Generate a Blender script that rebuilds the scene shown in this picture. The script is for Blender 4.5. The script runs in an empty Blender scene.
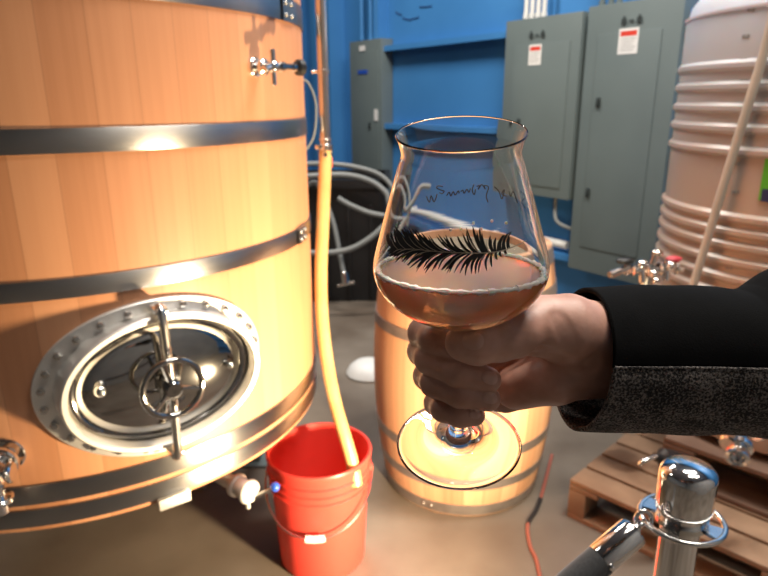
import bpy, bmesh, math, random
import numpy as np
from mathutils import Vector, Matrix
random.seed(7)
R_ = math.radians
F, H, PITCH = 621.0, 1.36, R_(16.8)

# ---------------------------------------------------------------- camera
cam_d = bpy.data.cameras.new('camera'); cam = bpy.data.objects.new('camera', cam_d)
bpy.context.scene.collection.objects.link(cam); bpy.context.scene.camera = cam
cam_d.sensor_fit = 'HORIZONTAL'; cam_d.sensor_width = 36; cam_d.lens = 36*F/768
cam_d.clip_start = 0.02; cam_d.clip_end = 60
CM = Matrix.Translation((0, 0, H)) @ Matrix.Rotation(math.pi/2-PITCH, 4, 'X') @ Matrix.Rotation(-.006, 4, 'Z')
cam.matrix_world = CM
cam_d.dof.use_dof = True; cam_d.dof.focus_distance = 0.335; cam_d.dof.aperture_fstop = 15

# ---------------------------------------------------------------- world, lights, exposure
sc = bpy.context.scene
sc.view_settings.view_transform = 'Standard'; sc.view_settings.look = 'None'
sc.view_settings.gamma = 1; sc.view_settings.use_curve_mapping = False
sc.view_settings.exposure = 0.0
w = bpy.data.worlds.new('world'); sc.world = w; w.use_nodes = True
w.node_tree.nodes['Background'].inputs[0].default_value = (.5, .55, .6, 1)
w.node_tree.nodes['Background'].inputs[1].default_value = .2

def area(name, loc, size, power, col, target=None, sy=None):
    d = bpy.data.lights.new(name, 'AREA'); d.energy = power; d.color = col
    d.shape = 'RECTANGLE'; d.size = size; d.size_y = sy or size
    o = bpy.data.objects.new(name, d); sc.collection.objects.link(o); o.location = loc
    if target is not None:
        o.rotation_euler = (Vector(target)-Vector(loc)).to_track_quat('-Z', 'Y').to_euler()
    return o
# the bright work lamp standing low, right of the tank
ld = bpy.data.lights.new('work_lamp', 'SPOT'); ld.energy = 270; ld.color = (1, .76, .46)
ld.shadow_soft_size = .045; ld.spot_size = R_(122); ld.spot_blend = .95
lo = bpy.data.objects.new('work_lamp', ld); sc.collection.objects.link(lo)
lo.location = (.46, .89, .40)
lo.rotation_euler = (Vector((-.10, 1.6, .58))-Vector(lo.location)).to_track_quat('-Z', 'Y').to_euler()
# ceiling strip lamps
for nm, x, y, p in (('ceiling_lamp_near', 1.0, .5, 50), ('ceiling_lamp_mid', 1.0, 1.6, 120), ('ceiling_lamp_side', -3.6, 2.0, 35), ('ceiling_lamp_far', -.6, 3.6, 110)):
    area(nm, (x, y, 3.9), 1.2, p, (1, .93, .84), (x, y, 0), .35)

# ---------------------------------------------------------------- helpers
C = sc.collection
WM = {}
def Pc(px, py, D):            # a point of the place seen at that pixel, D metres ahead
    return CM @ Vector(((px-384)/F*D, -(py-288)/F*D, -D))
def cam_vec(x, y, z): return CM @ Vector((x, y, z))
def ray(px, py): return (CM.to_3x3() @ Vector(((px-384)/F, -(py-288)/F, -1)))
def G(px, py, z=0.0):
    d = ray(px, py); return Vector((0, 0, H)) + d*((z-H)/d.z)

def link(o, parent=None, world=None):
    C.objects.link(o); world = world or Matrix.Identity(4)
    WM[o.name] = world
    if parent is not None:
        o.parent = parent
        o.matrix_local = WM[parent.name].inverted() @ world
    else:
        o.matrix_world = world
    return o
def thing(name, label, cat, loc=(0, 0, 0), group=None):
    o = bpy.data.objects.new(name, None); o.empty_display_size = .05
    link(o, None, Matrix.Translation(loc)); return tag(o, label, cat, group)
def tag(o, label, cat, group=None, kind=None):
    o['label'] = label; o['category'] = cat
    if group: o['group'] = group
    if kind: o['kind'] = kind
    return o

class MB:
    def __init__(s): s.bm = bmesh.new(); s.mi = 0
    def _f(s, vs):
        try:
            f = s.bm.faces.new(vs); f.material_index = s.mi; return f
        except ValueError: return None
    def box(s, c, size, rot=None, bevel=0.0):
        m = Matrix.Translation(c) @ (rot.to_4x4() if rot is not None else Matrix.Identity(4))
        t = bmesh.new(); bmesh.ops.create_cube(t, size=1)
        for v in t.verts: v.co = Vector((v.co.x*size[0], v.co.y*size[1], v.co.z*size[2]))
        if bevel: bmesh.ops.bevel(t, geom=list(t.edges), offset=bevel, segments=2, profile=.6, affect='EDGES')
        s.merge(t, m); return s
    def merge(s, t, m=None):
        mp = {}
        for v in t.verts: mp[v] = s.bm.verts.new((m @ v.co) if m else v.co)
        for f in t.faces: s._f([mp[v] for v in f.verts])
        t.free()
    def rings(s, rr, cap0=True, cap1=True, closed=True):
        vs = [[s.bm.verts.new(p) for p in r] for r in rr]
        n = len(vs[0])
        for a, b in zip(vs[:-1], vs[1:]):
            for i in range(n if closed else n-1):
                j = (i+1) % n
                s._f([a[i], a[j], b[j], b[i]])
        if cap0: s._f(list(reversed(vs[0])))
        if cap1: s._f(vs[-1])
        return vs
    def tube(s, pts, r, n=12, caps=True):
        pts = [Vector(p) for p in pts]; N = len(pts)
        rs = r if isinstance(r, (list, tuple)) else [r]*N
        t0 = (pts[1]-pts[0]).normalized()
        up = Vector((0, 0, 1)) if abs(t0.z) < .9 else Vector((1, 0, 0))
        u = t0.cross(up).normalized(); out = []
        for i, p in enumerate(pts):
            t = (pts[min(i+1, N-1)]-pts[max(i-1, 0)]).normalized()
            u = (u - t*u.dot(t)).normalized(); v = t.cross(u)
            out.append([p+(u*math.cos(a)+v*math.sin(a))*rs[i] for a in [2*math.pi*k/n for k in range(n)]])
        s.rings(out, caps, caps); return s
    def lathe(s, prof, n=32, m=None, a0=0, a1=2*math.pi, close_prof=False):
        m = m or Matrix.Identity(4); full = abs(a1-a0-2*math.pi) < 1e-6
        k = n if full else n+1; cols = []
        for i in range(k):
            a = a0+(a1-a0)*i/n
            cols.append([None if (r < 1e-7) else s.bm.verts.new(m @ Vector((r*math.cos(a), r*math.sin(a), z))) for r, z in prof])
        poles = [s.bm.verts.new(m @ Vector((0, 0, z))) if r < 1e-7 else None for r, z in prof]
        g = lambda i, j: cols[i % k][j] or poles[j]
        L = len(prof)
        for i in range(n):
            for j in range(L if close_prof else L-1):
                q = []
                for v in (g(i, j), g(i+1, j), g(i+1, (j+1) % L), g(i, (j+1) % L)):
                    if v not in q: q.append(v)
                if len(q) > 2: s._f(q)
        return s
    def sphere(s, c, r, sc_=(1, 1, 1), rot=None, n=12):
        prof = [(math.sin(math.pi*i/n)*r if 0 < i < n else 0, -math.cos(math.pi*i/n)*r) for i in range(n+1)]
        m = Matrix.Translation(c) @ (rot.to_4x4() if rot is not None else Matrix.Identity(4)) @ Matrix.Diagonal((*sc_, 1))
        return s.lathe(prof, n*2, m)
    def build(s, name, mats, parent=None, world=None, smooth=True, sharp=40, recalc=True):
        if recalc: bmesh.ops.recalc_face_normals(s.bm, faces=s.bm.faces)
        me = bpy.data.meshes.new(name)
        if world is None:
            world = WM[parent.name] if parent is not None else Matrix.Identity(4)
        s.bm.transform(world.inverted())
        if smooth:
            for f in s.bm.faces: f.smooth = True
            lim = R_(sharp)
            for e in s.bm.edges:
                if len(e.link_faces) == 2 and e.calc_face_angle(0) > lim: e.smooth = False
        s.bm.to_mesh(me); s.bm.free()
        for m in (mats if isinstance(mats, (list, tuple)) else [mats]): me.materials.append(m)
        return link(bpy.data.objects.new(name, me), parent, world)

def axis_m(p, d, roll=0):     # local z along d
    q = Vector(d).normalized().to_track_quat('Z', 'Y').to_matrix().to_4x4()
    return Matrix.Translation(p) @ q @ Matrix.Rotation(roll, 4, 'Z')
def cyl(mb, p0, p1, r, n=20, bev=0.0):
    p0, p1 = Vector(p0), Vector(p1); L = (p1-p0).length; b = bev
    prof = [(0, 0), (r-b, 0), (r, b), (r, L-b), (r-b, L), (0, L)] if b else [(0, 0), (r, 0), (r, L), (0, L)]
    mb.lathe(prof, n, axis_m(p0, p1-p0)); return mb
def spline(pts, n=10):
    pts = [Vector(p) for p in pts]; out = []
    for i in range(len(pts)-1):
        a, b, c, d = pts[max(i-1, 0)], pts[i], pts[i+1], pts[min(i+2, len(pts)-1)]
        for k in range(n):
            t = k/n
            out.append(.5*((2*b)+(c-a)*t+(2*a-5*b+4*c-d)*t*t+(3*b-a-3*c+d)*t**3))
    out.append(pts[-1]); return out
def curve_top(o, label, cat, group=None): return tag(o, label, cat, group)

# ---------------------------------------------------------------- materials
def mat(name, col=(.5, .5, .5), rough=.5, metal=0.0, **kw):
    m = bpy.data.materials.new(name); m.use_nodes = True
    b = m.node_tree.nodes['Principled BSDF']
    b.inputs['Base Color'].default_value = (*col, 1); b.inputs['Roughness'].default_value = rough
    b.inputs['Metallic'].default_value = metal
    for k, v in kw.items(): b.inputs[k.replace('_', ' ')].default_value = v
    return m
def nd(m, t, **kw):
    n = m.node_tree.nodes.new(t)
    for k, v in kw.items(): setattr(n, k, v)
    return n
def lk(m, a, b): m.node_tree.links.new(a, b)
def noisy(m, c1, c2, scale=8, stretch=(1, 1, 1), detail=5, bump=0.0, lo=.3, hi=.7, bscale=None, dist=.002):
    """procedural colour variation + bump in object space"""
    b = m.node_tree.nodes['Principled BSDF']
    tc = nd(m, 'ShaderNodeTexCoord'); mp = nd(m, 'ShaderNodeMapping'); mp.inputs['Scale'].default_value = stretch
    lk(m, tc.outputs['Object'], mp.inputs[0])
    n = nd(m, 'ShaderNodeTexNoise'); n.inputs['Scale'].default_value = scale; n.inputs['Detail'].default_value = detail
    lk(m, mp.outputs[0], n.inputs['Vector'])
    r = nd(m, 'ShaderNodeValToRGB'); r.color_ramp.elements[0].position = lo; r.color_ramp.elements[1].position = hi
    r.color_ramp.elements[0].color = (*c1, 1); r.color_ramp.elements[1].color = (*c2, 1)
    lk(m, n.outputs[0], r.inputs[0]); lk(m, r.outputs[0], b.inputs['Base Color'])
    if bump:
        n2 = nd(m, 'ShaderNodeTexNoise'); n2.inputs['Scale'].default_value = bscale or scale*3; n2.inputs['Detail'].default_value = 4
        lk(m, mp.outputs[0], n2.inputs['Vector'])
        bp = nd(m, 'ShaderNodeBump'); bp.inputs['Strength'].default_value = bump; bp.inputs['Distance'].default_value = dist
        lk(m, n2.outputs[0], bp.inputs['Height']); lk(m, bp.outputs[0], b.inputs['Normal'])
    return m

M = {}
M['blue'] = noisy(mat('blue_paint', rough=.5), (.040, .185, .45), (.052, .225, .53), 1.5, bump=.15, bscale=6)
M['concrete'] = noisy(mat('concrete', rough=.55), (.115, .088, .066), (.20, .168, .135), 2.2, detail=9, bump=.12, bscale=60, lo=.35, hi=.65)
M['wallgrey'] = noisy(mat('grey_wall', rough=.8), (.18, .18, .18), (.24, .24, .23), 2)
M['ceil'] = noisy(mat('ceiling_paint', rough=.9), (.26, .26, .26), (.30, .30, .30), 2)
M['panel'] = noisy(mat('panel_grey', rough=.42), (.125, .16, .165), (.14, .178, .183), 3)
M['paneldark'] = mat('panel_dark', (.03, .04, .042), .5)
M['white'] = mat('white_sticker', (.75, .75, .75), .5)
M['redink'] = mat('red_ink', (.65, .05, .03), .5)
M['greyink'] = mat('grey_ink', (.3, .3, .3), .6)
M['black'] = mat('black_plastic', (.012, .012, .013), .45)
M['chrome'] = noisy(mat('polished_steel', rough=.09, metal=1), (.75, .74, .72), (.82, .81, .8), 5)
M['chrome2'] = noisy(mat('stainless', rough=.2, metal=1), (.66, .65, .62), (.76, .74, .71), 7)
M['matsteel'] = noisy(mat('satin_steel', rough=.5, metal=.85), (.72, .70, .67), (.82, .80, .76), 6)
M['darkmirror'] = noisy(mat('mirror_polished_steel', rough=.07, metal=1), (.34, .33, .32), (.44, .43, .41), 3)
M['plastic_red'] = noisy(mat('red_bucket_plastic', rough=.38, Subsurface_Weight=.12), (.82, .055, .04), (.88, .07, .05), 4)
M['whiteplastic'] = mat('white_plastic', (.72, .72, .70), .45)
M['tanhose'] = noisy(mat('tan_hose', rough=.35, Subsurface_Weight=.2), (.54, .32, .12), (.64, .41, .17), 10)
M['copper'] = noisy(mat('copper_pipe', rough=.2, metal=1), (.68, .57, .50), (.78, .68, .61), 8)
M['greyhose'] = mat('clear_grey_hose', (.21, .22, .215), .4)
M['bluepl'] = mat('blue_knob_plastic', (.02, .08, .45), .35)
M['green'] = mat('green_label', (.10, .50, .03), .5)
M['navy'] = mat('navy_label', (.015, .03, .12), .5)
M['cord'] = mat('red_cord_rubber', (.32, .10, .07), .5)
M['blackcord'] = mat('black_tape', (.02, .018, .018), .5)
M['rope'] = noisy(mat('black_velvet', rough=.85, Sheen_Weight=.4), (.012, .012, .013), (.028, .028, .03), 300)
M['ink'] = mat('black_ink', (.006, .006, .006), .5)
M['tanink'] = mat('tan_ink', (.46, .38, .29), .5)
M['nail'] = mat('fingernail', (.58, .34, .265), .3)
M['coat'] = noisy(mat('black_coat_cloth', rough=.95, Specular_IOR_Level=.08), (.002, .002, .0022), (.0035, .0035, .0037), 60, bump=.3, bscale=900, dist=.0006)
M['lining'] = mat('dark_lining', (.008, .008, .008), .9)
M['pallet'] = noisy(mat('pallet_wood', rough=.75), (.17, .10, .06), (.33, .21, .13), 6, (1, 1, 1), 6, bump=.3, bscale=40)
M['palletdark'] = noisy(mat('pallet_wood_brown', rough=.8), (.10, .06, .042), (.18, .11, .078), 6, (1, 1, 1), 6, bump=.3, bscale=40)
M['glass'] = mat('clear_glass', (1, 1, 1), 0.0, 0, Transmission_Weight=1.0, IOR=1.46)
M['skin'] = noisy(mat('skin', rough=.48, Subsurface_Weight=.12, Subsurface_Scale=.006), (.42, .21, .145), (.57, .32, .245), 45, detail=3, bump=.25, bscale=260, dist=.0006, lo=.35, hi=.65)
M['skin'].node_tree.nodes['Principled BSDF'].inputs['Subsurface Radius'].default_value = (1, .35, .2)

# hoop steel, brushed around the tank
m = M['hoop'] = mat('hoop_steel', (.42, .41, .40), .3, 1)
b = m.node_tree.nodes['Principled BSDF']
tc = nd(m, 'ShaderNodeTexCoord'); mp = nd(m, 'ShaderNodeMapping'); mp.inputs['Scale'].default_value = (3, 3, 260)
n = nd(m, 'ShaderNodeTexNoise'); n.inputs['Scale'].default_value = 3; n.inputs['Detail'].default_value = 3
lk(m, tc.outputs['Object'], mp.inputs[0]); lk(m, mp.outputs[0], n.inputs['Vector'])
r = nd(m, 'ShaderNodeMapRange'); r.inputs['To Min'].default_value = .3; r.inputs['To Max'].default_value = .42
b.inputs['Anisotropic'].default_value = .85; b.inputs['Anisotropic Rotation'].default_value = .25
tg = nd(m, 'ShaderNodeTangent', direction_type='RADIAL', axis='Z'); lk(m, tg.outputs[0], b.inputs['Tangent'])
lk(m, n.outputs[0], r.inputs['Value']); lk(m, r.outputs[0], b.inputs['Roughness'])
bp = nd(m, 'ShaderNodeBump'); bp.inputs['Strength'].default_value = .35; bp.inputs['Distance'].default_value = .0006
lk(m, n.outputs[0], bp.inputs['Height']); lk(m, bp.outputs[0], b.inputs['Normal'])

# staves: tone per stave by angle round the tank, vertical grain
def stave_mat(name, cols, step_deg, off_deg, gs, seam=.5, rough=.42):
    m = mat(name, rough=rough); b = m.node_tree.nodes['Principled BSDF']
    tc = nd(m, 'ShaderNodeTexCoord'); sp = nd(m, 'ShaderNodeSeparateXYZ'); lk(m, tc.outputs['Object'], sp.inputs[0])
    at = nd(m, 'ShaderNodeMath', operation='ARCTAN2'); lk(m, sp.outputs['Y'], at.inputs[0]); lk(m, sp.outputs['X'], at.inputs[1])
    ad = nd(m, 'ShaderNodeMath', operation='ADD'); lk(m, at.outputs[0], ad.inputs[0]); ad.inputs[1].default_value = R_(off_deg)+20*R_(step_deg)
    dv = nd(m, 'ShaderNodeMath', operation='DIVIDE'); lk(m, ad.outputs[0], dv.inputs[0]); dv.inputs[1].default_value = R_(step_deg)
    fl = nd(m, 'ShaderNodeMath', operation='FLOOR'); lk(m, dv.outputs[0], fl.inputs[0])
    fr = nd(m, 'ShaderNodeMath', operation='FRACT'); lk(m, dv.outputs[0], fr.inputs[0])
    wn = nd(m, 'ShaderNodeTexWhiteNoise', noise_dimensions='1D'); lk(m, fl.outputs[0], wn.inputs['W'])
    # grain
    cb = nd(m, 'ShaderNodeCombineXYZ'); 
    ml = nd(m, 'ShaderNodeMath', operation='MULTIPLY'); lk(m, at.outputs[0], ml.inputs[0]); ml.inputs[1].default_value = gs
    mz = nd(m, 'ShaderNodeMath', operation='MULTIPLY'); lk(m, sp.outputs['Z'], mz.inputs[0]); mz.inputs[1].default_value = gs*.025
    my = nd(m, 'ShaderNodeMath', operation='MULTIPLY'); lk(m, fl.outputs[0], my.inputs[0]); my.inputs[1].default_value = 7.3
    lk(m, ml.outputs[0], cb.inputs[0]); lk(m, my.outputs[0], cb.inputs[1]); lk(m, mz.outputs[0], cb.inputs[2])
    n = nd(m, 'ShaderNodeTexNoise'); n.inputs['Scale'].default_value = 1; n.inputs['Detail'].default_value = 6; lk(m, cb.outputs[0], n.inputs['Vector'])
    mix = nd(m, 'ShaderNodeMath', operation='MULTIPLY_ADD'); lk(m, wn.outputs[0], mix.inputs[0]); mix.inputs[1].default_value = .55
    g2 = nd(m, 'ShaderNodeMath', operation='MULTIPLY'); lk(m, n.outputs[0], g2.inputs[0]); g2.inputs[1].default_value = .55
    lk(m, g2.outputs[0], mix.inputs[2])
    r = nd(m, 'ShaderNodeValToRGB'); lk(m, mix.outputs[0], r.inputs[0])
    e = r.color_ramp.elements; e[0].position = .2; e[1].position = .85
    e[0].color = (*cols[0], 1); e[1].color = (*cols[2], 1); x = e.new(.5); x.color = (*cols[1], 1)
    # seam line
    pg = nd(m, 'ShaderNodeMath', operation='PINGPONG'); lk(m, fr.outputs[0], pg.inputs[0]); pg.inputs[1].default_value = .5
    sm = nd(m, 'ShaderNodeMapRange'); sm.inputs['From Max'].default_value = .018; sm.inputs['To Min'].default_value = 1-seam; sm.inputs['To Max'].default_value = 1
    lk(m, pg.outputs[0], sm.inputs['Value'])
    mx = nd(m, 'ShaderNodeVectorMath', operation='SCALE'); lk(m, r.outputs[0], mx.inputs[0]); lk(m, sm.outputs[0], mx.inputs['Scale'])
    lk(m, mx.outputs[0], b.inputs['Base Color'])
    bp = nd(m, 'ShaderNodeBump'); bp.inputs['Strength'].default_value = .12; bp.inputs['Distance'].default_value = .001
    lk(m, n.outputs[0], bp.inputs['Height']); lk(m, bp.outputs[0], b.inputs['Normal'])
    return m
M['stave'] = stave_mat('fir_staves', [(.48, .215, .105), (.55, .255, .13), (.60, .295, .155)], 7, 65.5, 60, .25)
M['oak'] = stave_mat('oak_barrel_staves', [(.34, .17, .09), (.50, .27, .15), (.62, .36, .21)], 13, 4, 30, .45, .6)
M['barrelhoop'] = noisy(mat('galvanised_hoop', rough=.45, metal=.8), (.28, .25, .24), (.42, .38, .36), 14)

# tweed
m = M['tweed'] = mat('grey_tweed', (.02, .02, .02), 1.0)
b = m.node_tree.nodes['Principled BSDF']
tc = nd(m, 'ShaderNodeTexCoord')
mp = nd(m, 'ShaderNodeMapping'); mp.inputs['Scale'].default_value = (1, 1, 1); lk(m, tc.outputs['Object'], mp.inputs[0])
n = nd(m, 'ShaderNodeTexNoise'); n.inputs['Scale'].default_value = 750; n.inputs['Detail'].default_value = 2; lk(m, mp.outputs[0], n.inputs['Vector'])
n3 = nd(m, 'ShaderNodeTexNoise'); n3.inputs['Scale'].default_value = 60; lk(m, mp.outputs[0], n3.inputs['Vector'])
mm = nd(m, 'ShaderNodeMath', operation='MULTIPLY_ADD'); lk(m, n3.outputs[0], mm.inputs[0]); mm.inputs[1].default_value = .35; lk(m, n.outputs[0], mm.inputs[2])
r = nd(m, 'ShaderNodeValToRGB'); r.color_ramp.elements[0].position = .60; r.color_ramp.elements[1].position = .84
r.color_ramp.elements[0].color = (.012, .011, .011, 1); r.color_ramp.elements[1].color = (.21, .185, .17, 1)
lk(m, mm.outputs[0], r.inputs[0]); lk(m, r.outputs[0], b.inputs['Base Color'])
bp = nd(m, 'ShaderNodeBump'); bp.inputs['Strength'].default_value = .8; bp.inputs['Distance'].default_value = .0012
lk(m, n.outputs[0], bp.inputs['Height']); lk(m, bp.outputs[0], b.inputs['Normal'])

# beer: hazy amber
m = M['beer'] = mat('hazy_amber_beer', (.80, .44, .19), .16, 0, Transmission_Weight=.55, IOR=1.34)
bb = m.node_tree.nodes['Principled BSDF']; bb.inputs['Subsurface Weight'].default_value = .5; bb.inputs['Subsurface Scale'].default_value = .02
M['foam'] = mat('beer_foam', (.92, .82, .74), .6, Subsurface_Weight=.4, Subsurface_Scale=.002)
# translucent poly tank
m = M['poly'] = mat('translucent_white_plastic', (.60, .60, .62), .33, 0, Subsurface_Weight=.25, Subsurface_Scale=.02)
b = m.node_tree.nodes['Principled BSDF']   # orange brew and reflected surroundings, both painted in as a warmer lower tone
tc = nd(m, 'ShaderNodeTexCoord'); sp = nd(m, 'ShaderNodeSeparateXYZ'); lk(m, tc.outputs['Object'], sp.inputs[0])
nn = nd(m, 'ShaderNodeTexNoise'); nn.inputs['Scale'].default_value = 3; lk(m, tc.outputs['Object'], nn.inputs['Vector'])
aa = nd(m, 'ShaderNodeMath', operation='MULTIPLY_ADD'); lk(m, nn.outputs[0], aa.inputs[0]); aa.inputs[1].default_value = .25; lk(m, sp.outputs['Z'], aa.inputs[2])
r = nd(m, 'ShaderNodeValToRGB'); r.color_ramp.elements[0].position = 0; r.color_ramp.elements[0].color = (.50, .38, .31, 1)
mr = nd(m, 'ShaderNodeMapRange'); mr.inputs['From Min'].default_value = .9; mr.inputs['From Max'].default_value = 1.5; lk(m, aa.outputs[0], mr.inputs['Value'])
r.color_ramp.elements[1].position = .9; r.color_ramp.elements[1].color = (.54, .57, .64, 1)
e = r.color_ramp.elements.new(.55); e.color = (.50, .47, .47, 1)
lk(m, mr.outputs[0], r.inputs[0]); lk(m, r.outputs[0], b.inputs['Base Color'])

# ---------------------------------------------------------------- room
P0 = Vector((1.55, 3.30, 0)); U = Vector((-.582, .813, 0)).normalized(); N = Vector((-U.y, U.x, 0))  # N points into the room
if N.y > 0: N = -N
def struct(name, mb, m, smooth=False):
    o = mb.build(name, m, smooth=smooth); o['kind'] = 'structure'; return o
WA, WB, WD, WH = -3.6, 7.5, 7.5, 4.2
def W(t, d=0, z=0): return P0 + U*t + N*d + Vector((0, 0, z))
def slab(a, b_, c, d, th):    # four corners, thickness vector
    mb = MB(); mb.rings([[a, b_, c, d], [p+th for p in (a, b_, c, d)]]); return mb
e = .1
struct('floor', slab(W(WA-e, -e), W(WB+e, -e), W(WB+e, WD+e), W(WA-e, WD+e), Vector((0, 0, -.1))), M['concrete'])
struct('ceiling', slab(W(WA-e, -e, WH), W(WB+e, -e, WH), W(WB+e, WD+e, WH), W(WA-e, WD+e, WH), Vector((0, 0, .1))), M['ceil'])
struct('wall_back', slab(W(WA), W(WB), W(WB, 0, WH), W(WA, 0, WH), -N*.1), M['blue'])
struct('wall_front', slab(W(WA, WD), W(WB, WD), W(WB, WD, WH), W(WA, WD, WH), N*.1), M['wallgrey'])
struct('wall_right', slab(W(WA), W(WA, WD), W(WA, WD, WH), W(WA, 0, WH), -U*.1), M['wallgrey'])
struct('wall_left', slab(W(WB), W(WB, WD), W(WB, WD, WH), W(WB, 0, WH), U*.1), M['blue'])
RW = Matrix((U, N, Vector((0, 0, 1)))).transposed()   # local x along wall, y into room
def on_wall(px, py, d=0.0):
    rr = ray(px, py); o = Vector((0, 0, H)); t = ((P0+N*d-o).dot(N))/rr.dot(N); p = o+rr*t
    return (p-P0).dot(U), p.z
def wbox(mb, t0, t1, z0, z1, d0, d1, bevel=0):
    mb.box(W((t0+t1)/2, (d0+d1)/2, (z0+z1)/2), (abs(t1-t0), d1-d0, abs(z1-z0)), RW, bevel); return mb
# girts: horizontal folded rails on the wall
tR = on_wall(505, 40)[0]; tL = on_wall(386, 48)[0]
zA = on_wall(445, 41)[1]; zB = on_wall(440, 126)[1]; zC = on_wall(388, 162)[1]
for i, (z, a, b2) in enumerate(((zA, WA+.1, tL+.02), (zB, WA+.1, tL+.02), (zC-.42, WA+.1, tL+.1))):
    mb = MB(); wbox(mb, a, b2, z-.006, z+.006, 0, .09); wbox(mb, a, b2, z-.035, z-.0, .082, .092)
    struct('trim_%d' % (i+1), mb, M['blue'])
# wall columns left of the small panel
for i, (xa, xb, d) in enumerate(((328, 346, .16), (383.5, 388, .10), (301, 309, .12))):
    a = on_wall(xa, 100)[0]; b2 = on_wall(xb, 100)[0]
    mb = MB(); wbox(mb, a, b2, 0, WH, 0, d*.25); wbox(mb, a, a+(b2-a)*.25, 0, WH, d*.25, d); wbox(mb, b2-(b2-a)*.2, b2, 0, WH, d*.25, d)
    struct('trim_%d' % (i+4), mb, M['blue'])
# dark mark (scuffs of the blue paint)
mb = MB()
for (xa, ya, xb, yb) in ((396, 12, 402, 15), (403, 18, 412, 20), (412, 19, 419, 17), (420, 7, 432, 6)):
    a = on_wall(xa, ya); b2 = on_wall(xb, yb)
    mb.tube([W(a[0], .001, a[1]), W((a[0]+b2[0])/2, .001, (a[1]+b2[1])/2-.004), W(b2[0], .001, b2[1])], .006, 5)
struct('trim_7', mb, mat('dark_blue_scuff', (.01, .05, .16), .6))

# ---------------------------------------------------------------- electrical panels
def panel(name, label, x0, x1, y0, y1, z_top=None, big=True, dep=.15):
    xm = (x0+x1)/2
    t0 = on_wall(x0, (y0+y1)/2, dep)[0]; t1 = on_wall(x1, (y0+y1)/2, dep)[0]
    z1 = on_wall(xm, y0, dep)[1]; z0 = on_wall(xm, y1, dep)[1]
    th = thing(name, label, 'electrical panel', W((t0+t1)/2, 0, z0))
    mb = MB(); wbox(mb, t0, t1, z0, z1, .003, dep, .004); mb.build('enclosure', M['panel'], th)
    L, R2 = max(t0, t1), min(t0, t1); w_ = L-R2   # L = picture left
    T = lambda u, d, z: W(L-u*w_, d, z0+(z1-z0)*z)
    return th, T, w_, z0, z1, L, R2
def door(th, T, w_, z0, z1, L, R2, u0, u1, v0, v1, dep, latches, logo, stick):
    mb = MB(); zz = lambda v: z0+(z1-z0)*v
    wbox(mb, L-u0*w_, L-u1*w_, zz(v0), zz(v1), dep, dep+.006, .002); dr = mb.build('door', M['panel'], th)
    for u, v in latches:
        mb = MB(); c = T(u, dep+.012, v); mb.box(c, (.022, .012, .05), RW, .003); mb.box(c+N*.008, (.01, .01, .03), RW, .002)
        mb.build('latch', M['paneldark'], dr)
    if logo:
        u, v, s = logo
        mb = MB()
        for dx, ww, hh in ((-.034, .022, .020), (0, .022, .007), (.034, .022, .020)):
            mb.box(T(u, dep+.0068, v)-U*dx*s, (ww*s, .001, hh*s), RW)
        for dx in (-.034, .034):
            mb.box(T(u, dep+.0068, v)-U*dx*s+Vector((0, 0, .014*s)), (.010*s, .001, .01*s), RW)
        mb.build('nameplate', M['paneldark'], dr)
    if stick:
        u, v, sw, sh = stick
        mb = MB(); c = T(u, dep+.0068, v); mb.box(c, (sw, .001, sh), RW); st = mb.build('warning_sticker', M['white'], dr)
        mb = MB(); mb.box(c+Vector((0, 0, sh*.3)), (sw*.82, .0018, sh*.2), RW); mb.build('red_header', M['redink'], st)
        mb = MB()
        for k in range(5): mb.box(c+Vector((0, 0, sh*(.1-.11*k)))+U*sw*.04*(k % 3), (sw*(.75-.08*(k % 3)), .0016, sh*.03), RW)
        mb.build('text_lines', M['greyink'], st)
a = panel('electrical_panel', 'wide grey electrical panel hung high left of the taller one, ending at mid wall', 502.5, 575.5, 17, 196)
door(*a, .13, .88, .06, .86, .15, [(.27, .42)], (.45, .905, 1.3), (.44, .80, .095, .115))
a = panel('electrical_panel', 'tallest grey electrical panel, reaching lowest, beside the white plastic tank', 578, 668, 2, 281)
door(*a, .14, .82, .10, .90, .15, [(.22, .66), (.19, .32)], (.5, .935, 1.3), (.485, .868, .115, .125))
a = panel('electrical_panel', 'narrow grey electrical panel far off on the blue wall behind the glass', 351, 381.5, 40, 190, dep=.12)
door(*a, .16, .92, .03, .93, .12, [(.66, .45)], None, None)
th, T = a[0], a[1]
mb = MB(); mb.box(T(.45, .13, .80), (.14, .004, .03), RW); mb.build('blue_label', M['bluepl'], th)
mb = MB(); mb.box(T(.86, .13, .52), (.05, .004, .09), RW); mb.build('white_tag', M['white'], th)
mb = MB(); mb.box(T(.45, .13, .95), (.08, .004, .04), RW); mb.build('round_sticker', M['white'], th)
# conduits
def conduit(px, py_top_of_panel, colr, label, d=.08, r=.014, group=None):
    t, z = on_wall(px, py_top_of_panel, d)
    mb = MB(); cyl(mb, W(t, d, z-.012), W(t, d, WH), r, 12); cyl(mb, W(t, d, z), W(t, d, z+.03), r*1.3, 12)
    o = mb.build('conduit', M[colr]); tag(o, label, 'pipe', group)
ORD = ('first', 'second', 'third', 'fourth')
for i, px in enumerate((526, 532, 538, 544)):
    conduit(px, 19-i*.4, 'whiteplastic', 'pale grey conduit, %s from the left of four rising from the left wide panel' % ORD[i], group='pale conduits above the left wide panel')
for i, px in enumerate((602, 611, 619)):
    conduit(px, 8-i, 'panel', 'grey conduit, %s from the left of three rising from the tallest panel' % ORD[i], group='conduits above the tallest panel')
for i, (px, lab) in enumerate(((362, 'blue conduit rising from the narrow far panel, left one'), (371, 'blue conduit rising from the narrow far panel, middle one'), (377, 'blue conduit rising from the narrow far panel, right one'))):
    conduit(px, 40, 'blue', lab, r=.018)
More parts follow.
